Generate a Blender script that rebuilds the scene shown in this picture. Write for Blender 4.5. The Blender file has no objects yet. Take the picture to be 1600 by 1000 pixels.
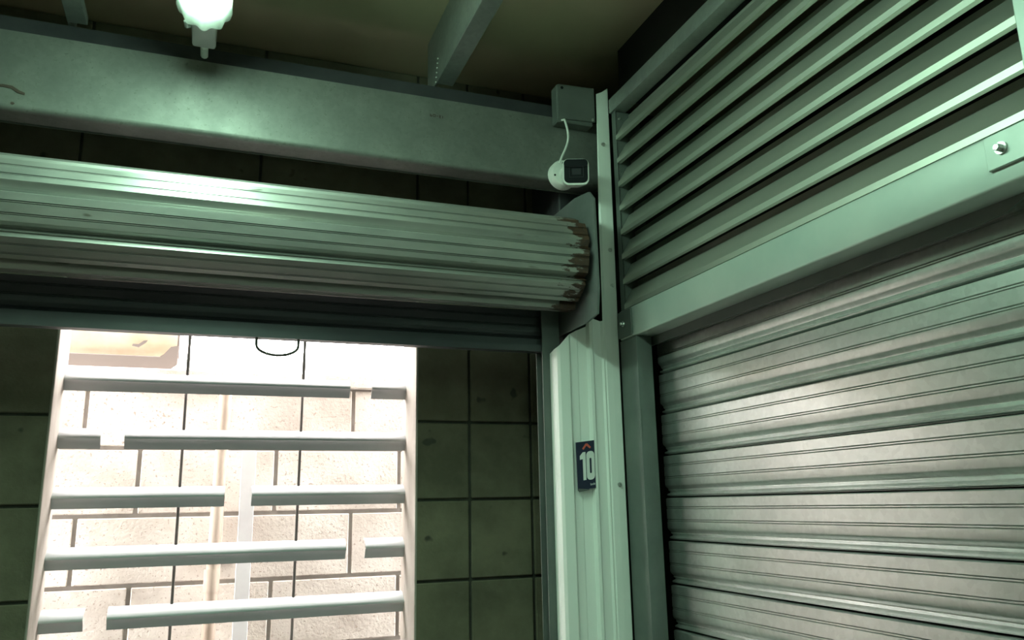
import bpy, bmesh, math, random
from mathutils import Matrix, Vector
random.seed(7)
S = bpy.context.scene
COL = S.collection
R = math.radians

# ------------------------------------------------------------------ camera, world, exposure
YAW, PIT, ROL, FPX = R(20.6626), R(12.8959), R(-1.0702), 1261.9
fw = Vector((math.sin(YAW)*math.cos(PIT), math.cos(YAW)*math.cos(PIT), math.sin(PIT)))
rt = Vector((math.cos(YAW), -math.sin(YAW), 0)); up = rt.cross(fw)
r2 = rt*math.cos(ROL)+up*math.sin(ROL); u2 = -rt*math.sin(ROL)+up*math.cos(ROL)
cd = bpy.data.cameras.new('camera'); cam = bpy.data.objects.new('camera', cd); COL.objects.link(cam)
cd.sensor_width = 36; cd.lens = FPX/1600*36; cd.clip_start = .02
M4 = Matrix((r2, u2, -fw)).transposed().to_4x4(); M4.translation = (0, 0, 1.6)
cam.matrix_world = M4
S.camera = cam
W = bpy.data.worlds.new('overcast_sky'); S.world = W; W.use_nodes = True
bg = W.node_tree.nodes['Background']; bg.inputs[0].default_value = (1.0, .955, .925, 1); bg.inputs[1].default_value = 20.0
S.view_settings.view_transform = 'Standard'; S.view_settings.look = 'None'
S.view_settings.gamma = 1; S.view_settings.use_curve_mapping = False
S.view_settings.exposure = 0.0
LAMP_STRENGTH = 105.0
S.cycles.sample_clamp_indirect = 10.0
LAMP_COLOR = (.60, 1.0, .74)

# ------------------------------------------------------------------ materials
def mat(name, c1, c2=None, rough=.5, metal=0, scale=8, lo=.35, hi=.65, stretch=(1, 1, 1), bump=0, bscale=60,
        speck=None, speck_scale=60, speck_t=.3, rough2=None, spangle=0, spec=.5):
    m = bpy.data.materials.new(name); m.use_nodes = True
    nt = m.node_tree; N = nt.nodes; L = nt.links
    b = N['Principled BSDF']
    b.inputs['Roughness'].default_value = rough; b.inputs['Metallic'].default_value = metal
    b.inputs['Specular IOR Level'].default_value = spec
    geo = N.new('ShaderNodeNewGeometry')
    mp = N.new('ShaderNodeMapping'); mp.inputs['Scale'].default_value = stretch
    L.new(geo.outputs['Position'], mp.inputs['Vector'])
    def noise(sc, det=5):
        n = N.new('ShaderNodeTexNoise'); n.inputs['Scale'].default_value = sc; n.inputs['Detail'].default_value = det
        n.inputs['Roughness'].default_value = .6
        L.new(mp.outputs[0], n.inputs['Vector']); return n
    def ramp(src, a, bb):
        r = N.new('ShaderNodeMapRange'); r.inputs['From Min'].default_value = a; r.inputs['From Max'].default_value = bb
        L.new(src, r.inputs['Value']); return r.outputs[0]
    def mix(f, a, bb):
        x = N.new('ShaderNodeMix'); x.data_type = 'RGBA'
        if hasattr(f, 'name'): L.new(f, x.inputs['Factor'])
        else: x.inputs['Factor'].default_value = f
        for v, k in ((a, 6), (bb, 7)):
            if isinstance(v, tuple): x.inputs[k].default_value = (*v, 1)
            else: L.new(v, x.inputs[k])
        return x.outputs[2]
    col = None
    n = noise(scale)
    f = ramp(n.outputs['Fac'], lo, hi)
    col = mix(f, c1, c2 or c1)
    if spangle:
        v = N.new('ShaderNodeTexVoronoi'); v.inputs['Scale'].default_value = 110
        L.new(geo.outputs['Position'], v.inputs['Vector'])
        sep = N.new('ShaderNodeSeparateColor'); L.new(v.outputs['Color'], sep.inputs[0])
        k = ramp(sep.outputs[0], -1/spangle+1, 1) if spangle < 1 else sep.outputs[0]
        mul = N.new('ShaderNodeMix'); mul.data_type = 'RGBA'; mul.blend_type = 'MULTIPLY'; mul.inputs['Factor'].default_value = spangle
        L.new(col, mul.inputs[6]); L.new(v.outputs['Color'], mul.inputs[7])
        hs = N.new('ShaderNodeRGBToBW'); L.new(v.outputs['Color'], hs.inputs[0])
        L.new(hs.outputs[0], mul.inputs[7]); col = mul.outputs[2]
    if speck:
        n2 = noise(speck_scale, 2)
        f2 = ramp(n2.outputs['Fac'], speck_t, speck_t-.04)
        col = mix(f2, col, speck)
    L.new(col, b.inputs['Base Color'])
    if rough2 is not None:
        n3 = noise(scale*2.3); rr = N.new('ShaderNodeMapRange'); rr.inputs['From Min'].default_value = .3; rr.inputs['From Max'].default_value = .7
        rr.inputs['To Min'].default_value = rough; rr.inputs['To Max'].default_value = rough2
        L.new(n3.outputs['Fac'], rr.inputs['Value']); L.new(rr.outputs[0], b.inputs['Roughness'])
    if bump:
        n4 = noise(bscale); bp = N.new('ShaderNodeBump'); bp.inputs['Strength'].default_value = bump; bp.inputs['Distance'].default_value = .004
        L.new(n4.outputs['Fac'], bp.inputs['Height']); L.new(bp.outputs[0], b.inputs['Normal'])
    m['col'] = 0
    return m

def rusted(m, x0, x1, strength=1.0):
    """rust patches that grow towards the right end of the wound curtain"""
    nt = m.node_tree; N = nt.nodes; L = nt.links; b = N['Principled BSDF']
    old = b.inputs['Base Color'].links[0].from_socket
    geo = N.new('ShaderNodeNewGeometry'); sp = N.new('ShaderNodeSeparateXYZ'); L.new(geo.outputs['Position'], sp.inputs[0])
    mr = N.new('ShaderNodeMapRange'); mr.inputs['From Min'].default_value = x0; mr.inputs['From Max'].default_value = x1
    mr.inputs['To Min'].default_value = -.34; mr.inputs['To Max'].default_value = .22
    L.new(sp.outputs[0], mr.inputs['Value'])
    mp = N.new('ShaderNodeMapping'); mp.inputs['Scale'].default_value = (.55, 1, 1.6); L.new(geo.outputs['Position'], mp.inputs['Vector'])
    n = N.new('ShaderNodeTexNoise'); n.inputs['Scale'].default_value = 34; n.inputs['Detail'].default_value = 6; n.inputs['Roughness'].default_value = .65
    L.new(mp.outputs[0], n.inputs['Vector'])
    ad = N.new('ShaderNodeMath'); ad.operation = 'ADD'; L.new(n.outputs['Fac'], ad.inputs[0]); L.new(mr.outputs[0], ad.inputs[1])
    r = N.new('ShaderNodeMapRange'); r.inputs['From Min'].default_value = .52; r.inputs['From Max'].default_value = .56
    L.new(ad.outputs[0], r.inputs['Value'])
    n5 = N.new('ShaderNodeTexNoise'); n5.inputs['Scale'].default_value = 90; L.new(geo.outputs['Position'], n5.inputs['Vector'])
    cr = N.new('ShaderNodeMix'); cr.data_type = 'RGBA'; cr.inputs[6].default_value = (.012, .008, .006, 1); cr.inputs[7].default_value = (.10, .05, .028, 1)
    L.new(n5.outputs['Fac'], cr.inputs['Factor'])
    x = N.new('ShaderNodeMix'); x.data_type = 'RGBA'; L.new(r.outputs[0], x.inputs['Factor']); L.new(old, x.inputs[6]); L.new(cr.outputs[2], x.inputs[7])
    L.new(x.outputs[2], b.inputs['Base Color'])
    inv = N.new('ShaderNodeMapRange'); inv.inputs['To Min'].default_value = b.inputs['Metallic'].default_value; inv.inputs['To Max'].default_value = 0
    L.new(r.outputs[0], inv.inputs['Value']); L.new(inv.outputs[0], b.inputs['Metallic'])
    return m

def emis(name, c, s):
    m = bpy.data.materials.new(name); m.use_nodes = True; nt = m.node_tree
    e = nt.nodes.new('ShaderNodeEmission'); e.inputs[0].default_value = (*c, 1); e.inputs[1].default_value = s
    nt.links.new(e.outputs[0], nt.nodes['Material Output'].inputs[0]); return m

def diffuser(name, c, k):
    m = bpy.data.materials.new(name); m.use_nodes = True; nt = m.node_tree; N = nt.nodes; L = nt.links
    t = N.new('ShaderNodeBsdfTransparent'); d = N.new('ShaderNodeBsdfTranslucent'); g = N.new('ShaderNodeBsdfGlossy')
    d.inputs[0].default_value = (*c, 1); g.inputs['Roughness'].default_value = .15
    a = N.new('ShaderNodeMixShader'); a.inputs[0].default_value = k; L.new(t.outputs[0], a.inputs[1]); L.new(d.outputs[0], a.inputs[2])
    b = N.new('ShaderNodeMixShader'); b.inputs[0].default_value = .06; L.new(a.outputs[0], b.inputs[1]); L.new(g.outputs[0], b.inputs[2])
    L.new(b.outputs[0], N['Material Output'].inputs[0]); return m

G = .46
M = dict(
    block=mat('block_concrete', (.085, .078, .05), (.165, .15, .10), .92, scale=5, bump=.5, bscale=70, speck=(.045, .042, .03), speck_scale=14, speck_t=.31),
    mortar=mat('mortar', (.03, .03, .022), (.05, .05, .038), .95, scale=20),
    reveal=mat('reveal_plaster', (.27, .235, .20), (.42, .38, .34), .85, scale=6, stretch=(1, 1, .35), bump=.2),
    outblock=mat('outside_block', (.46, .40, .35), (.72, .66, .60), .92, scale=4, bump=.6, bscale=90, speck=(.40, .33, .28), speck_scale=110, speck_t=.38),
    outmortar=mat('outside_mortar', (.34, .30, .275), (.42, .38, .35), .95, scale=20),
    floor=mat('floor_concrete', (.14, .13, .115), (.19, .175, .155), .8, scale=3),
    ceiling=mat('ceiling_board', (.44, .385, .26), (.52, .455, .31), .65, scale=3),
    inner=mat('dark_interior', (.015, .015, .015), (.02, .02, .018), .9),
    beam=mat('beam_galvanised', (.17, .18, .165), (.23, .24, .22), .5, .6, scale=9, rough2=.6, speck=(.16, .17, .15), speck_scale=100, speck_t=.385, spangle=.12),
    darksteel=mat('dark_steel', (.022, .023, .028), (.035, .036, .04), .7, .1, scale=12),
    rafter=mat('rafter_galvanised', (.28, .30, .285), (.36, .38, .36), .45, .6, scale=10, spangle=.15),
    tube=mat('frame_tube_grey', (.11, .13, .12), (.15, .17, .155), .45, .35, scale=7, rough2=.6),
    header=mat('header_paint', (.42, .50, .46), (.52, .58, .53), .38, .35, scale=4, rough2=.5),
    blade=mat('blade_steel', (.50, .52, .46), (.60, .61, .55), .42, .85, scale=5, stretch=(1, .3, 1)),
    shutter=mat('shutter_galvanised', (.58, .60, .58), (.66, .67, .65), .31, .80, scale=7, rough2=.38, spangle=.14),
    roll=rusted(mat('roll_galvanised', (.34, .35, .33), (.45, .45, .42), .35, .75, scale=12, rough2=.46, stretch=(.3, 1, 1.3), speck=(.2, .19, .16), speck_scale=30, speck_t=.29), .66, .81),
    plate=mat('bracket_plate', (.15, .165, .16), (.20, .215, .21), .5, .4, scale=10),
    rail=mat('bottom_rail_shaded', (.055, .06, .066), (.085, .09, .095), .42, .5, scale=10, stretch=(.2, 1, 1)),  # steel darkened to carry the shadow of the roll above it
    white=mat('white_sheet', (.82, .85, .81), (.88, .89, .86), .42, 0, scale=3, stretch=(1, 1, .2)),
    screw=mat('screw_zinc', (.55, .56, .54), (.7, .7, .68), .3, .9),
    slat=mat('grille_slat', (.40, .40, .41), (.46, .46, .47), .5, .15, scale=5),
    rod=mat('grille_rod', (.09, .08, .075), (.14, .12, .11), .6, .5),
    navy=mat('sign_navy', (.012, .016, .045), None, .4),
    red=mat('sign_red', (.55, .09, .06), None, .5),
    signwhite=mat('sign_white', (.8, .8, .78), None, .5),
    camwhite=mat('camera_white', (.75, .77, .72), (.8, .8, .76), .35),
    camblack=mat('camera_glass', (.006, .007, .009), None, .55, spec=.15),
    camlens=mat('camera_lens', (.025, .027, .03), None, .5, spec=.2),
    boxgrey=mat('junction_grey', (.085, .095, .088), (.11, .12, .11), .6),
    pvc=mat('pvc_pipe', (.26, .19, .14), (.48, .40, .33), .6, scale=9, stretch=(1, 1, .4)),
    strip=mat('grey_strip', (.62, .60, .60), (.70, .68, .68), .6, 0),
    gutter=mat('cream_gutter', (.46, .37, .25), (.62, .56, .47), .6, scale=5),
    gutterdark=mat('gutter_edge', (.12, .10, .09), None, .7),
    rust=mat('rust_mark', (.045, .03, .022), (.09, .06, .045), .9),
    housing=mat('lamp_housing', (.35, .38, .36), None, .5),
    gland=mat('lamp_gland', (.7, .72, .68), None, .4),
    led=emis('led_tube', LAMP_COLOR, LAMP_STRENGTH),
    lens=diffuser('lamp_lens', (.9, .95, .88), .3),
)

# ------------------------------------------------------------------ mesh helpers
def mesh_from(name, verts, faces, smooth=False):
    me = bpy.data.meshes.new(name); me.from_pydata([tuple(v) for v in verts], [], faces)
    bm = bmesh.new(); bm.from_mesh(me); bmesh.ops.recalc_face_normals(bm, faces=bm.faces); bm.to_mesh(me); bm.free()
    if smooth:
        for p in me.polygons: p.use_smooth = True
        if hasattr(me, 'set_sharp_from_angle'): me.set_sharp_from_angle(angle=R(40))
    me.update(); return me

def put3(axis, a, b, c):
    return {'x': (c, a, b), 'y': (a, c, b), 'z': (a, b, c)}[axis]

def prism(name, pts, axis, lo, hi, smooth=False):
    n = len(pts)
    v = [put3(axis, a, b, lo) for a, b in pts]+[put3(axis, a, b, hi) for a, b in pts]
    f = [(i, (i+1) % n, n+(i+1) % n, n+i) for i in range(n)]+[tuple(range(n))[::-1], tuple(range(n, 2*n))]
    return mesh_from(name, v, f, smooth)

def thick(pts, t):
    """closed outline of an open polyline given thickness t (to its left)"""
    out = []
    n = len(pts)
    for i in range(n):
        nx = ny = 0
        for a, b in ((i-1, i), (i, i+1)):
            if a < 0 or b >= n: continue
            dx, dy = pts[b][0]-pts[a][0], pts[b][1]-pts[a][1]; l = math.hypot(dx, dy) or 1
            nx += -dy/l; ny += dx/l
        l = math.hypot(nx, ny) or 1
        out.append((pts[i][0]+nx/l*t, pts[i][1]+ny/l*t))
    return list(pts)+out[::-1]

def box(name, x0, x1, y0, y1, z0, z1, bev=0, seg=1):
    bm = bmesh.new(); bmesh.ops.create_cube(bm, size=1)
    for v in bm.verts:
        v.co = Vector((x0+(v.co.x+.5)*(x1-x0), y0+(v.co.y+.5)*(y1-y0), z0+(v.co.z+.5)*(z1-z0)))
    if bev: bmesh.ops.bevel(bm, geom=list(bm.edges), offset=bev, segments=seg, affect='EDGES', profile=.5)
    me = bpy.data.meshes.new(name); bm.to_mesh(me); bm.free()
    if seg > 1:
        for p in me.polygons: p.use_smooth = True
        me.set_sharp_from_angle(angle=R(40))
    return me

def join(name, *mes):
    bm = bmesh.new()
    for m in mes: bm.from_mesh(m)
    me = bpy.data.meshes.new(name); bm.to_mesh(me); bm.free(); return me

def tubemesh(name, path, rad, seg=12):
    path = [Vector(p) for p in path]; v = []; f = []
    n = len(path); prev = None
    for i, p in enumerate(path):
        t = (path[min(i+1, n-1)]-path[max(i-1, 0)]).normalized()
        a = prev if prev is not None else (Vector((0, 0, 1)) if abs(t.z) < .9 else Vector((1, 0, 0)))
        a = (a-t*a.dot(t)).normalized(); prev = a; b = t.cross(a)
        rr = rad[i] if isinstance(rad, (list, tuple)) else rad
        for k in range(seg):
            th = 2*math.pi*k/seg; v.append(p+a*rr*math.cos(th)+b*rr*math.sin(th))
    for i in range(n-1):
        for k in range(seg):
            f.append((i*seg+k, i*seg+(k+1) % seg, (i+1)*seg+(k+1) % seg, (i+1)*seg+k))
    f.append(tuple(range(seg))[::-1]); f.append(tuple(range((n-1)*seg, n*seg)))
    return mesh_from(name, v, f, True)

def hexbolt(name, p, axis, r, h):
    """hex-head screw with a washer and a domed tip, pointing along -axis"""
    d = {'x': Vector((-1, 0, 0)), 'y': Vector((0, -1, 0))}[axis]; p = Vector(p)
    w = tubemesh(name, [p, p+d*h*.25], r, 16)
    hx = tubemesh(name, [p+d*h*.25, p+d*h*.85, p+d*h], [r*.62, r*.62, r*.5], 6)
    for q in hx.polygons: q.use_smooth = False
    return join(name, w, hx)

def obj(name, me, m, parent=None, off=(0, 0, 0)):
    o = bpy.data.objects.new(name, me); COL.objects.link(o)
    if m is not None and not me.materials: me.materials.append(M[m] if isinstance(m, str) else m)
    o.location = Vector(off)
    if parent is not None:
        o.parent = parent; o.location = Vector(off)-world_loc(parent)
    return o

def world_loc(o):
    l = Vector(o.location)
    while o.parent: o = o.parent; l += o.location
    return l

def thing(name, label, cat, loc, group=None):
    o = bpy.data.objects.new(name, None); COL.objects.link(o); o.location = loc; o.empty_display_size = .05
    return tag(o, label, cat, group)

def tag(o, label, cat, group=None):
    o['label'] = label; o['category'] = cat
    if group: o['group'] = group
    return o

def struct(name, me, m, label=None, cat=None):
    o = obj(name, me, m); o['kind'] = 'structure'
    if label: o['label'] = label
    if cat: o['category'] = cat
    return o

# ------------------------------------------------------------------ setting
XL, XR, YB = -1.15, 1.62, 2.06
ZC = 2.81
WX0, WX1, WZ0, WZ1 = -.332, .504, .86, 2.14
struct('floor', box('floor', XL-.15, XR+.15, -9, YB+.15, -.1, 0), 'floor', 'grey concrete floor of the storage corridor', 'floor')
struct('ceiling', box('ceiling', XL-.15, XR+.15, -4.6, YB+.15, ZC, ZC+.06), 'ceiling', 'dark brown flat ceiling boards above the steel rafters', 'ceiling')
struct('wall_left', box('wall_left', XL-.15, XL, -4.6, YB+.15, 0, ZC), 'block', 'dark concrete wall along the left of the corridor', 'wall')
# right side: shell behind the shutter and the plain wall further along
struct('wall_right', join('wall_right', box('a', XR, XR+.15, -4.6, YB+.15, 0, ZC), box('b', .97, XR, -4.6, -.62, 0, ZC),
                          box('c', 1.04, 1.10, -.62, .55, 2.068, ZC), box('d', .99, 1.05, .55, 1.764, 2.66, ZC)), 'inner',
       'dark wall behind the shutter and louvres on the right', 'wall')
struct('wall_front', join('wall_front', box('a', XL-.15, XR+.15, -4.75, -4.6, .14, ZC), box('b', .7, XR+.15, -4.75, -4.6, 0, .14)), 'block',  # low gap at floor added to let warm daylight reach downward faces
       'dark end wall behind the viewer with an added low daylight gap', 'wall')
core = join('wall_back',
            box('a', XL, WX0-.006, YB+.008, YB+.15, 0, ZC), box('b', WX1+.006, XR, YB+.008, YB+.15, 0, ZC),
            box('c', WX0-.006, WX1+.006, YB+.008, YB+.15, 0, WZ0), box('d', WX0-.006, WX1+.006, YB+.008, YB+.15, WZ1, ZC))
wb = struct('wall_back', core, 'mortar', 'dark green-grey concrete block wall around the bright opening', 'wall')
# blocks of the back wall, each its own piece
cache = {}
def block(parent, x0, x1, y, z0, z1, m, g=.0035, dep=.008):
    w, h = round(x1-x0, 3), round(z1-z0, 3)
    k = (w, h, m, dep)
    if k not in cache:
        cache[k] = box('block', g, w-g, 0, dep, g, h-g, .0025)
    return obj('block', cache[k], m, parent, (x0, y+random.uniform(-.0012, .0012), z0))
row = 0; z = .016
while z < ZC-.05:
    z1 = min(z+.2, ZC)
    xs = [(-1.15, -.93+.2*(row % 2)), (-.93+.2*(row % 2), -.332)] if row % 2 else [(-1.15, -.732), (-.732, -.332)]
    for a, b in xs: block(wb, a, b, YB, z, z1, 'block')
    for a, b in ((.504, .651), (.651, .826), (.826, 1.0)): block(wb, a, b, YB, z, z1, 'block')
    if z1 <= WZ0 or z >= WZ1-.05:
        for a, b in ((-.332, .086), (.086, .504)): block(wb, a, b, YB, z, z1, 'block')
    z = z1; row += 1
for n, (a, b) in enumerate(((WX0-.006, WX0), (WX1, WX1+.006))):
    t = struct('trim_%d' % (n+1), box('trim', a, b, YB-.001, YB+.15, WZ0, WZ1, .0015), 'reveal',
               ('cream plastered reveal on the left side of the opening', 'cream plastered reveal on the right side of the opening')[n], 'trim')
# outside: narrow yard and its block wall
YO = 2.72
struct('floor_outside', box('floor_outside', -3, 3.5, YB+.15, YO+.1, -.1, 0), 'floor', 'concrete ground of the narrow yard behind the opening', 'ground')
wo = struct('wall_outside', box('wall_outside', -3, 3.5, YO+.008, YO+.15, 0, 1.99), 'outmortar', 'sunlit pale concrete block wall seen through the grille', 'wall')
z = -.011; row = 0
for k in range(10):
    z0 = -.011+.2*k; z1 = z0+.2
    x = -.348-.8 if k % 2 == 1 else -.19-.8
    while x < 1.3:
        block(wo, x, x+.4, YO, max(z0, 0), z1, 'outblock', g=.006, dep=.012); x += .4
obj('coping', box('coping', -3, 3.5, YO-.012, YO+.16, 1.99, 2.034, .004), 'outblock', wo)

# ------------------------------------------------------------------ outside things
t = thing('conduit_pipe', 'beige plastic pipe running upright on the sunlit block wall', 'pipe', (.04, 2.66, 0))
obj('pipe', tubemesh('pipe', [(.037, 2.665, 0), (.036, 2.665, 1.3), (.044, 2.665, 1.9), (.045, 2.665, 1.99)], .019, 16), 'pvc', t)
obj('coupling', tubemesh('coupling', [(.036, 2.665, 1.365), (.036, 2.665, 1.43)], .0225, 16), 'pvc', t)
obj('clamp', join('clamp', tubemesh('c', [(.0365, 2.665, 1.445), (.0365, 2.665, 1.463)], .023, 16), box('c', .05, .095, 2.70, 2.722, 1.443, 1.465, .002)), 'rod', t)
tag(obj('metal_strip', box('metal_strip', .100, .142, 2.60, 2.606, 0, 1.775, .001), 'strip'), 'flat light grey strip standing upright beside the beige pipe', 'strip')
t = thing('roof_gutter', 'cream gutter piece with a painted shaded underside above the sunlit wall', 'gutter', (-.4, 2.86, 2.034))
gp = [(2.80, 2.20), (2.81, 2.13), (2.84, 2.09), (2.90, 2.075), (2.96, 2.09), (2.98, 2.2)]
obj('trough', prism('trough', thick(gp, .006), 'x', -1.3, -.112, True), 'gutter', t)
obj('underside_shade', join('underside_shade', prism('e', [(2.795, 2.035), (2.80, 2.035), (2.80, 2.088), (2.795, 2.085)], 'x', -1.3, -.16),
                       prism('e', [(-.16, 2.035), (-.14, 2.035), (-.108, 2.062), (-.108, 2.125), (-.13, 2.12), (-.15, 2.095), (-.16, 2.088)], 'y', 2.795, 2.80)), 'gutterdark', t)  # dark sheet standing in for the shade under the gutter
obj('end_cap', prism('end_cap', gp, 'x', -.112, -.106), 'gutterdark', t)
obj('dead_leaf', prism('dead_leaf', [(-.245, 2.118), (-.225, 2.114), (-.205, 2.13), (-.20, 2.138), (-.212, 2.136), (-.226, 2.124), (-.243, 2.124)], 'y', 2.792, 2.799), 'gutterdark', t)

# ------------------------------------------------------------------ grille in the opening
g = thing('ventilation_grille', 'grey horizontal slat grille with gaps filling the bright opening', 'grille', (.086, 2.18, WZ0))
BAR = [1.9145, 1.7755, 1.6355, 1.498, 1.361, 1.224, 1.087, .95]
GAPS = [(.351, .409), (-.241, -.189), (.048, .112), (.351, .401), (-.242, -.193), (.048, .112), (.351, .409), (-.241, -.189)]
def slatprof():
    pts = [(2.206, .0215), (2.200, .0222), (2.192, .0195), (2.184, .0145), (2.177, .0085), (2.1725, .0035), (2.1705, .0005), (2.1705, -.0015), (2.1745, -.004), (2.1805, -.014), (2.1865, -.0255)]
    return thick(pts, -.0016)
for zc, (ga, gb) in zip(BAR, GAPS):
    pr = [(y, zz+zc) for y, zz in slatprof()]
    for a, b in ((WX0, ga), (gb, WX1)):
        obj('slat', prism('slat', pr, 'x', a, b, True), 'slat', g)
for x0, x1 in ((-.055, -.059), (.2235, .2305)):
    ps = [(x0+(x1-x0)*k/28, 2.198, WZ0+(2.1-WZ0)*k/28) for k in range(29)]
    obj('rod', tubemesh('rod', ps, [.0036+(.0012 if k > 24 and k % 2 else 0) for k in range(29)], 8), 'rod', g)

# ------------------------------------------------------------------ big galvanised beam and roof steel
bp = [(1.80, 2.60), (1.80, 2.432)]
for k in range(6):
    a = R(k*18); bp.append((1.812-.012*math.cos(a), 2.432-.012*math.sin(a)))
bp += [(1.8615, 2.420), (1.8615, 2.4165), (1.863, 2.4165), (1.863, 2.426), (1.815, 2.426), (1.808, 2.434), (1.808, 2.592), (1.863, 2.592), (1.863, 2.60)]
t = thing('steel_beam', 'large speckled galvanised steel beam crossing above the rolled shutter', 'beam', (-.1, 1.83, 2.42))
obj('channel', prism('channel', bp, 'x', XL, .945, True), 'beam', t)
obj('rust_streak', prism('rust_streak', [(-.47, 2.468), (-.445, 2.474), (-.428, 2.473), (-.415, 2.465), (-.404, 2.461), (-.404, 2.456), (-.418, 2.459), (-.430, 2.467), (-.446, 2.468), (-.47, 2.463)], 'y', 1.7985, 1.8002), 'rust', t)
obj('rust_spot', prism('rust_spot', [(-.424+.004*math.cos(k), 2.434+.003*math.sin(k)) for k in (0, 1, 2, 3, 4, 5)], 'y', 1.7988, 1.8002), 'rust', t)
# pencilled stock mark near the right end
mk = []
for a, b, c, d in ((.470, .4715, 2.549, 2.556), (.4715, .475, 2.549, 2.5505), (.4745, .476, 2.549, 2.553), (.4715, .475, 2.552, 2.5533),
                   (.478, .4795, 2.549, 2.556), (.4795, .483, 2.5545, 2.556), (.483, .4845, 2.549, 2.556), (.4795, .483, 2.549, 2.5503),
                   (.487, .491, 2.5515, 2.553), (.494, .4955, 2.548, 2.555), (.4955, .499, 2.5535, 2.555), (.4955, .498, 2.551, 2.5522), (.4955, .499, 2.548, 2.5494), (.502, .5035, 2.548, 2.555)):
    mk.append(box('mark', a, b, 1.7993, 1.8002, c, d))
obj('stock_mark', join('stock_mark', *mk), 'rust', t)
tag(obj('steel_channel', prism('steel_channel', [(1.83, 2.60), (1.83, 2.65), (1.90, 2.65), (1.90, 2.60)], 'x', XL, .84), 'darksteel'),
    'dark steel channel lying along the top of the galvanised beam', 'channel')
def rafter(x0, w, label):
    t = thing('roof_rafter', label, 'rafter', (x0, 0, 2.65), 'roof rafters')
    obj('web', box('web', x0, x0+.004, -4.5, 1.90, 2.652, ZC), 'rafter', t)
    obj('flange', box('flange', x0, x0+w, -4.5, 1.815, 2.65, 2.654, .001), 'rafter', t)
    obj('stiffener', box('stiffener', x0+w-.003, x0+w, -4.5, 1.815, 2.654, 2.668), 'rafter', t)
    return t
rf = rafter(.490, .044, 'galvanised roof rafter running overhead between lamp and louvres')
for k in range(6):
    obj('weld_drop', tubemesh('weld_drop', [(.4885, 1.812-.004*k, 2.652+.011*k), (.4865, 1.811-.004*k, 2.653+.011*k)], [.0025, .0012], 6), 'gland', rf)
rafter(-.345, .04, 'dim galvanised roof rafter at the upper left beyond the lamp')

# ------------------------------------------------------------------ rolled-up shutter
t = thing('rolled_shutter', 'rolled-up galvanised shutter with rusty right end hanging under the beam', 'shutter', (-.1, 1.72, 0))
YC, ZR, RR, XE0, XE1 = 1.717, 2.166, .118, -1.02, .80
NS = 9; STEP = 2*math.pi/NS
chord = 2*RR*math.sin(STEP/2)
SP = [(-.012, 0), (-.003, .004), (0, .02), (0, .20), (-.0027, .213), (-.0004, .222), (-.0004, .242), (-.0027, .251), (0, .264), (0, .49), (-.0027, .503), (-.0004, .512), (-.0004, .532), (-.0027, .541),
      (0, .554), (0, .70), (-.0015, .735), (-.0062, .785), (-.0068, .81), (-.0060, .818), (-.0105, .868), (-.0095, .882), (-.0045, .902), (-.0028, .925), (-.0040, .948), (-.0085, .960), (-.013, .972)]
for k in range(NS):
    th0 = R(2)+STEP*k                      # interlock at the top of the slat
    p0 = Vector((YC-RR*math.cos(th0), ZR+RR*math.sin(th0))); th1 = th0-STEP
    p1 = Vector((YC-RR*math.cos(th1), ZR+RR*math.sin(th1)))
    d = (p1-p0).normalized(); nrm = Vector((d.y, -d.x))
    if nrm.dot((p0+p1)/2-Vector((YC, ZR))) < 0: nrm = -nrm
    pts = []
    for dd, tt in SP:
        bulge = .0025*4*tt*(1-tt)
        q = p0+(p1-p0)*tt*.96+nrm*(dd*1.8+bulge); pts.append((q.x, q.y))
    for tt in (.93, .5, 0):
        q = p0+(p1-p0)*tt-nrm*.030; pts.append((q.x, q.y))
    obj('slat', prism('slat', pts, 'x', XE0, XE1+random.uniform(-.004, .004), True), 'roll', t)
obj('roll_core', tubemesh('roll_core', [(XE0+.005, YC, ZR), (XE1-.006, YC, ZR)], RR-.036, 28), 'rod', t)
YG = 1.821
hang = [(YG-d*1.0, 2.075-tt*.078) for d, tt in SP]+[(YG+.014, 1.997), (YG+.014, 2.075)]
obj('slat', prism('slat', hang, 'x', XE0, XE1-.01, True), 'rail', t)
rl = [(YG-.004, 2.0), (YG-.004, 1.985), (YG-.014, 1.983), (YG-.014, 1.967), (YG+.014, 1.967), (YG+.014, 2.0)]
br = obj('bottom_rail', prism('bottom_rail', rl, 'x', XE0, XE1-.01), 'rail', t)
hp = [(.087, YG-.006, 1.972), (.0865, YG-.008, 1.955)]+[(.131-.0445*math.cos(R(a)), YG-.010, 1.951-.022*math.sin(R(a))) for a in range(0, 181, 15)]+[(.1755, YG-.008, 1.957), (.176, YG-.006, 1.974)]
obj('handle', tubemesh('handle', hp, .0031, 8), 'rod', br)
for x0 in (.757, -1.035):
    ch = [(x0, 1.80), (x0+.046, 1.80), (x0+.046, 1.842), (x0, 1.842), (x0, 1.838), (x0+.042, 1.838), (x0+.042, 1.804), (x0, 1.804)]
    if x0 < 0: ch = [(2*x0+.046-a, b) for a, b in ch]
    obj('guide_rail', prism('guide_rail', ch, 'z', 0, 2.076), 'tube', t)
for x0 in (.812, -1.04):
    pl = [(1.622, 2.322), (1.598, 2.297), (1.594, 2.078), (1.604, 2.021), (1.66, 2.012), (1.90, 2.012), (1.90, 2.335), (1.70, 2.335)]
    obj('end_plate', prism('end_plate', pl, 'x', x0, x0+.005), 'plate', t)
    obj('axle', tubemesh('axle', [((x0 if x0 > 0 else x0+.005)-(.02 if x0 > 0 else -.025), YC, ZR), (x0+.008, YC, ZR)], .02, 12), 'rod', t)

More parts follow.
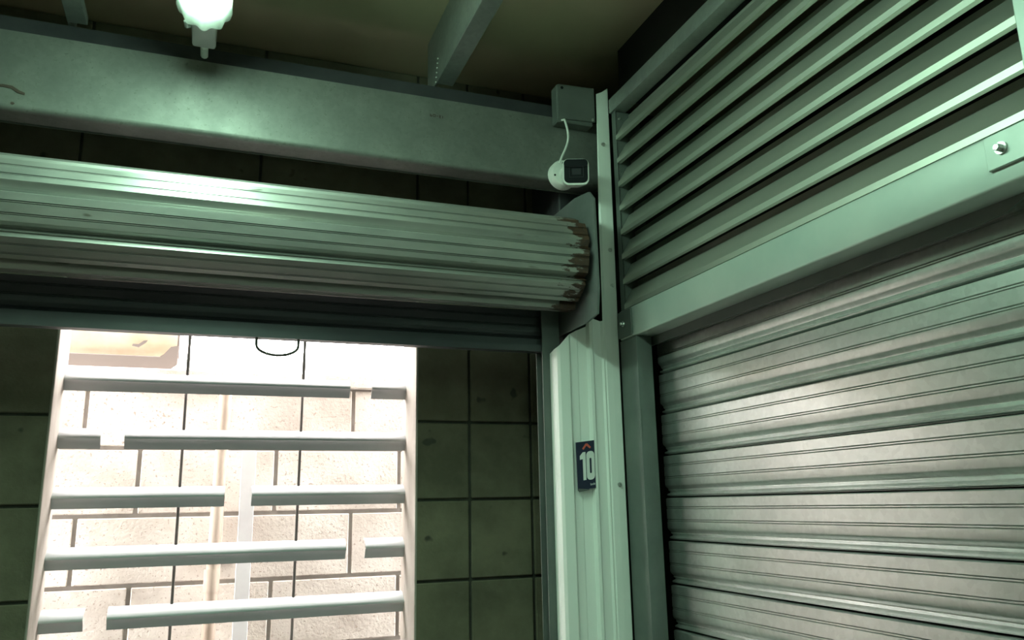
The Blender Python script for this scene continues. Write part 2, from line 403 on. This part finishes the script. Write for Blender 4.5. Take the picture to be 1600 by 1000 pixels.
# ------------------------------------------------------------------ corner post, white cladding
tag(obj('corner_post', box('corner_post', .845, .945, 1.866, 2.058, 0, 2.66, .003), 'darksteel'), 'dark steel corner post behind the white corrugated cladding', 'post')
t = thing('corner_cladding', 'white ribbed sheet metal cladding on the corner beside the shutter', 'cladding', (.87, 1.764, 0))
ST = [(.776, 1.798, 1.960), (.779, 1.780, 1.968), (.783, 1.770, 1.972), (.789, 1.765, 1.978), (.812, 1.764, 2.003), (.820, 1.773, 2.008), (.838, 1.7735, 2.018), (.841, 1.775, 2.019), (.864, 1.7735, 2.029),
      (.869, 1.763, 2.054), (.8755, 1.7625, 2.052), (.880, 1.768, 2.050), (.902, 1.7685, 2.044), (.907, 1.764, 2.045), (.9095, 1.768, 2.30), (.914, 1.764, 2.668), (.930, 1.7636, 2.676), (.9475, 1.764, 2.69), (.950, 1.7665, 2.692)]
v = []; f = []
zs = [0, .4, .8, 1.2, 1.6, 1.9]
nz = len(zs)+1
for i, (x, y, zt) in enumerate(ST):
    for zz in zs+[zt]: v.append((x+.004*max(0, (zz-2.0)/.7)*(1 if x > .9 else 0), y, zz))
for i in range(len(ST)-1):
    for j in range(nz-1): f.append((i*nz+j, (i+1)*nz+j, (i+1)*nz+j+1, i*nz+j+1))
cl = obj('sheet', mesh_from('sheet', v, f), 'white', t)
sm = cl.modifiers.new('thickness', 'SOLIDIFY'); sm.thickness = .0012; sm.offset = 0
for x, zz in ((.931, 2.524), (.937, 2.232), (.938, 2.137), (.933, 1.643), (.933, 1.15)):
    obj('screw', hexbolt('screw', (x, 1.7632, zz), 'y', .0055, .007), 'screw', t)

# sign
t = thing('number_sign', 'small navy sign reading 10 with a red chevron on the white cladding', 'sign', (.845, 1.7615, 1.632))
Y0 = 1.7612
def onsign(pts):   # sign plane slopes a little: right side higher
    return [(x, zz+(x-.845)*.13) for x, zz in pts]
obj('board', prism('board', onsign([(.821, 1.745), (.869, 1.745), (.869, 1.633), (.8225, 1.632)]), 'y', Y0, Y0+.0025), 'navy', t)
obj('chevron', prism('chevron', onsign([(.8365, 1.7285), (.8455, 1.7395), (.8505, 1.7395), (.8595, 1.7300), (.8565, 1.7265), (.848, 1.7345), (.8400, 1.7255)]), 'y', Y0-.0006, Y0), 'red', t)
obj('digit_one', prism('digit_one', onsign([(.8295, 1.7120), (.8375, 1.7200), (.8445, 1.7200), (.8445, 1.6545), (.8370, 1.6545), (.8370, 1.7040), (.8295, 1.7030)]), 'y', Y0-.0006, Y0), 'signwhite', t)
def ring(x0, x1, z0, z1, r, n=6):
    out = []
    for cx, cz, a0 in ((x1-r, z1-r, 0), (x0+r, z1-r, 90), (x0+r, z0+r, 180), (x1-r, z0+r, 270)):
        for k in range(n+1):
            a = R(a0+90*k/n); out.append((cx+r*math.cos(a), cz+r*math.sin(a)))
    return out
o_, i_ = onsign(ring(.8465, .8675, 1.6535, 1.7205, .0092)), onsign(ring(.8545, .8598, 1.6685, 1.7045, .0026))
n = len(o_)
v = [(x, Y0-.0006, zz) for x, zz in o_]+[(x, Y0-.0006, zz) for x, zz in i_]+[(x, Y0, zz) for x, zz in o_]+[(x, Y0, zz) for x, zz in i_]
f = []
for k in range(n):
    j = (k+1) % n
    f += [(k, j, n+j, n+k), (2*n+k, 2*n+j, j, k), (n+k, n+j, 3*n+j, 3*n+k)]
obj('digit_zero', mesh_from('digit_zero', v, f), 'signwhite', t)
fc = bpy.data.curves.new('caption', 'FONT'); fc.body = 'bode'; fc.size = .0075; fc.offset = .00012
fo = bpy.data.objects.new('caption_tmp', fc); COL.objects.link(fo)
bpy.context.view_layer.update()
cm = bpy.data.meshes.new_from_object(fo.evaluated_get(bpy.context.evaluated_depsgraph_get()))
bpy.data.objects.remove(fo)
for vv in cm.vertices: x, y = vv.co.x, vv.co.y; vv.co = Vector((.8545+x*.85, Y0-.0003, 1.6405+y+(x+.01)*.13))
cm.materials.clear(); obj('caption', cm, 'signwhite', t)
obj('peeling_corner', mesh_from('peeling_corner', [(.8205, 1.7605, 1.632), (.8245, 1.7600, 1.6255), (.8265, 1.7605, 1.6285), (.8235, 1.7603, 1.6345), (.86, 1.7607, 1.6325), (.8265, 1.7607, 1.6265)],
                                [(0, 1, 2, 3), (3, 2, 5, 4)]), 'boxgrey', t).modifiers.new('thickness', 'SOLIDIFY').thickness = .0008

# ------------------------------------------------------------------ steel door frame on the right wall
t = thing('door_frame', 'pale green steel door frame with header and grey jamb at right', 'door frame', (.95, .6, 0))
hd = obj('header', box('header', .95, 1.025, -.62, 1.757, 1.994, 2.068, .004, 3), 'header', t)
jb = obj('jamb', box('jamb', .952, .994, 1.679, 1.762, 0, 1.993, .002, 2), 'tube', t); jb['label'] = 'grey steel jamb tube beside the white cladding'
obj('weld_bead', tubemesh('weld_bead', [(.9525, 1.6795, 1.745+.01*k) for k in range(8)], [.002+.0012*(k % 2) for k in range(8)], 8), 'tube', jb)
obj('jamb', box('jamb', .952, .994, -.62, -.535, 0, 1.993, .002, 2), 'tube', t)
lp = [(y, 1.995) for y in (1.70, .735)]+[(.735-.06*math.sin(R(a)), 1.995-.022+.022*math.sin(R(a))) for a in (60, 30, 0)][::1]
ip = obj('inner_lip', prism('inner_lip', [(1.70, 1.994), (.70, 1.994), (.715, 1.985), (.735, 1.9765), (.78, 1.972), (1.70, 1.972)], 'x', 1.0, 1.003), 'tube', t)
pl = obj('bolt_plate', box('bolt_plate', .9462, .95, 1.690, 1.757, 1.998, 2.064, .0008), 'tube', t)
obj('bolt', hexbolt('bolt', (.9462, 1.728, 2.031), 'x', .0075, .009), 'screw', pl)
pl = obj('bolt_plate', box('bolt_plate', .9445, .95, .50, .712, 2.017, 2.064, .001), 'header', t)
obj('bolt', hexbolt('bolt', (.9445, .688, 2.041), 'x', .0085, .011), 'screw', pl)

# ------------------------------------------------------------------ closed roller shutter
t = thing('roller_shutter', 'closed galvanised roller shutter with ribbed slats under the header', 'shutter', (1.03, .6, 0))
P = .0985; XC = 1.03
pr = [(XC-d*1.25, -tt*P) for d, tt in SP]+[(XC+.016, -.975*P), (XC+.016, 0)]
sl = prism('slat', pr, 'y', -.56, 1.716, True)
ztop = 1.6095+5*P
k = 0
while ztop-P*k > P:
    obj('slat', sl, 'shutter', t, (0, 0, ztop-P*k)); k += 1
obj('bottom_rail', box('bottom_rail', XC-.012, XC+.016, -.56, 1.716, .002, ztop-P*k-.002, .002), 'shutter', t)

# ------------------------------------------------------------------ louvre panel
t = thing('louvre_panel', 'slanted grey louvre panel in a steel frame above the header', 'louvre', (.955, 1.2, 2.07))
for k in range(8):
    c = 2.0765+.0653*k
    pts = [(.966, c-.0058), (.955, c-.0058), (.955, c+.0055), (.982, c+.050), (.996, c+.050), (.996, c+.071)]
    obj('blade', prism('blade', thick(pts, -.0013), 'y', .646, 1.735), 'blade', t)
obj('stile', join('stile', box('s', .958, 1.03, 1.736, 1.740, 2.069, 2.61), box('s', .9575, .960, 1.736, 1.757, 2.069, 2.66)), 'tube', t)
obj('stile', box('stile', .948, 1.02, .545, .645, 2.069, ZC, .002), 'header', t)
obj('top_rail', box('top_rail', .95, .99, .645, 1.757, 2.612, 2.652, .002, 2), 'rafter', t)
for zz in (2.094, 2.59):
    obj('rivet', tubemesh('rivet', [(.968, 1.7355, zz), (.968, 1.731, zz)], [.004, .0025], 8), 'screw', t)

# ------------------------------------------------------------------ junction box and security camera
t = thing('junction_box', 'dark grey square junction box at the top right of the beam', 'box', (.855, 1.78, 2.57))
obj('body', box('body', .802, .905, 1.764, 1.80, 2.572, 2.678, .003), 'boxgrey', t)
cv = obj('cover', prism('cover', [(.806, 2.676), (.909, 2.680), (.909, 2.583), (.820, 2.579), (.812, 2.569), (.798, 2.566), (.806, 2.585)], 'y', 1.7595, 1.764), 'boxgrey', t)
obj('screw_hole', tubemesh('screw_hole', [(.816, 1.7597, 2.667), (.816, 1.7588, 2.667)], .0042, 10), 'camblack', cv)
obj('screw', hexbolt('screw', (.902, 1.7595, 2.588), 'y', .004, .004), 'screw', cv)

t = thing('security_camera', 'white bullet security camera with dark square face on the beam', 'camera', (.80, 1.80, 2.40))
obj('mount', tubemesh('mount', [(.824, 1.80, 2.434), (.824, 1.782, 2.434), (.824, 1.775, 2.434)], [.0385, .0385, .034], 28), 'camwhite', t)
for a in (200, 100):
    obj('mount_hole', tubemesh('mount_hole', [(.824+.031*math.cos(R(a)), 1.7755, 2.434+.027*math.sin(R(a))), (.824+.031*math.cos(R(a)), 1.7738, 2.434+.027*math.sin(R(a)))], .0028, 8), 'camblack', t)
obj('neck', tubemesh('neck', [(.825, 1.778, 2.430), (.825, 1.76, 2.422)], .02, 14), 'camwhite', t)
def rrect(cx, cz, w, h, r, n=5): return ring(cx-w/2, cx+w/2, cz-h/2, cz+h/2, r, n)
def loft(name, secs):
    """secs: list of (y, outline) – closed outlines with the same count"""
    n = len(secs[0][1]); v = []; f = []
    for y, o in secs: v += [(x, y, zz) for x, zz in o]
    for i in range(len(secs)-1):
        for k in range(n): f.append((i*n+k, i*n+(k+1) % n, (i+1)*n+(k+1) % n, (i+1)*n+k))
    f.append(tuple(range(n))[::-1]); f.append(tuple(range((len(secs)-1)*n, len(secs)*n)))
    return mesh_from(name, v, f, True)
CX, CZ = .8225, 2.4095
AIM = []
AIM.append(obj('body', loft('body', [(1.772, rrect(CX-.004, CZ+.004, .040, .044, .016)), (1.762, rrect(CX-.003, CZ+.002, .060, .062, .02)), (1.712, rrect(CX, CZ, .0665, .0680, .015)), (1.7075, rrect(CX, CZ, .0640, .0655, .014))]), 'camwhite', t))
fa = obj('face', loft('face', [(1.708, rrect(CX, CZ+.0015, .0595, .059, .012)), (1.7055, rrect(CX, CZ+.0015, .058, .0575, .012))]), 'camblack', t)
AIM.append(fa)
AIM.append(obj('hood', loft('hood', [(1.7095, rrect(CX, CZ+.021, .0605, .022, .010)), (1.7035, rrect(CX, CZ+.021, .0595, .0205, .010))]), 'camblack', t))
fr = join('lens_frame', *[box('f', *b) for b in ((CX-.017, CX+.019, 1.7035, 1.7056, CZ+.0125, CZ+.0137), (CX-.017, CX+.019, 1.7035, 1.7056, CZ-.0145, CZ-.0133), (CX-.017, CX-.0158, 1.7035, 1.7056, CZ-.0133, CZ+.0125), (CX+.0178, CX+.019, 1.7035, 1.7056, CZ-.0133, CZ+.0125))])
AIM.append(obj('lens_frame', fr, 'camlens', fa))
AIM.append(obj('lens_window', box('lens_window', CX-.010, CX+.013, 1.7042, 1.7056, CZ-.008, CZ+.008, .0006), 'camlens', fa))
PIV = Vector((CX, 1.708, CZ))              # turn the camera head towards the aisle and a little down
RM = Matrix.Translation(PIV) @ Matrix.Rotation(R(-21), 4, 'Z') @ Matrix.Rotation(R(11), 4, 'X') @ Matrix.Translation(-PIV)
for o in AIM: o.data.transform(RM)
cp = []
for k in range(25):
    s = k/24; zz = 2.572-.125*s
    cp.append((.8155+.0115*math.sin(s*math.pi*1.35)-.009*s*s*.9+.001, 1.752+.004*math.sin(s*3), zz))
obj('cable', tubemesh('cable', [(.812, 1.762, 2.574)]+cp, .0029, 10), 'camwhite', t)

# ------------------------------------------------------------------ vapour-tight tube lights
def tube_light(x, y_far, length, label):
    t = thing('tube_light', label, 'lamp', (x, y_far-length/2, 2.60), 'ceiling tube lights')
    y0, y1 = y_far-length, y_far
    hp = [(x-.050, 2.612), (x-.046, 2.632), (x-.03, 2.649), (x+.03, 2.649), (x+.046, 2.632), (x+.050, 2.612)]
    obj('housing', prism('housing', hp, 'y', y0+.01, y1-.012, True), 'housing', t)
    secs = []; n = 48
    for y, s, lob in ((y0, .55, .0), (y0+.006, .85, .06), (y0+.03, 1, .05), (y0+.05, 1, .02), (y1-.05, 1, .02), (y1-.03, 1, .05), (y1-.008, .90, .09), (y1, .66, .05)):
        o = []
        for k in range(n+1):
            a = math.pi+math.pi*k/n; rr = s*(1+lob*math.cos(9*(a-math.pi*1.5)))
            o.append((x+.0525*rr*math.cos(a), 2.612+.046*rr*math.sin(a)))
        secs.append((y, o))
    obj('lens', loft('lens', secs), 'lens', t)
    led = []
    for k in range(13):
        a = math.pi+math.pi*k/12; led.append((x+.034*math.cos(a), 2.611+.022*math.sin(a)))
    nl = len(led); ya, yb = y0+.04, y1-.075
    lv = [(a, ya, b) for a, b in led]+[(a, yb, b) for a, b in led]
    obj('led_strip', mesh_from('led_strip', lv, [(i, i+1, nl+i+1, nl+i) for i in range(nl-1)], True), 'led', t)
    for yy in (ya, yb): obj('led_end_cap', prism('led_end_cap', led, 'y', yy-.004, yy+.004), 'housing', t)
    cl = obj('end_clip', box('end_clip', x-.0245, x+.0245, y1-.012, y1+.085, 2.580, 2.640, .006, 2), 'housing', t)
    obj('clip_latch', tubemesh('clip_latch', [(x-.036, y1-.004, 2.585), (x-.034, y1+.012, 2.582), (x-.028, y1+.022, 2.590)], .0035, 8), 'housing', cl)
    gl = obj('cable_gland', tubemesh('cable_gland', [(x, y1+.085, 2.598), (x, y1+.104, 2.598), (x, y1+.105, 2.598), (x, y1+.111, 2.598), (x, y1+.112, 2.598), (x, y1+.145, 2.598), (x, y1+.148, 2.598)], [.0085, .0085, .0065, .0065, .0085, .0085, .006], 10), 'gland', t)
    return t
tube_light(-.06, 1.625, 1.2, 'glowing ribbed tube light under the ceiling at the top left')
tube_light(-.06, -.35, 1.2, 'second glowing tube light added out of view to brighten the corridor')  # unseen lamp, added to raise the brightness from behind
tube_light(-.06, -2.2, 1.2, 'third glowing tube light added behind the viewer for more frontal light')  # another unseen lamp, added to light cladding and louvres frontally
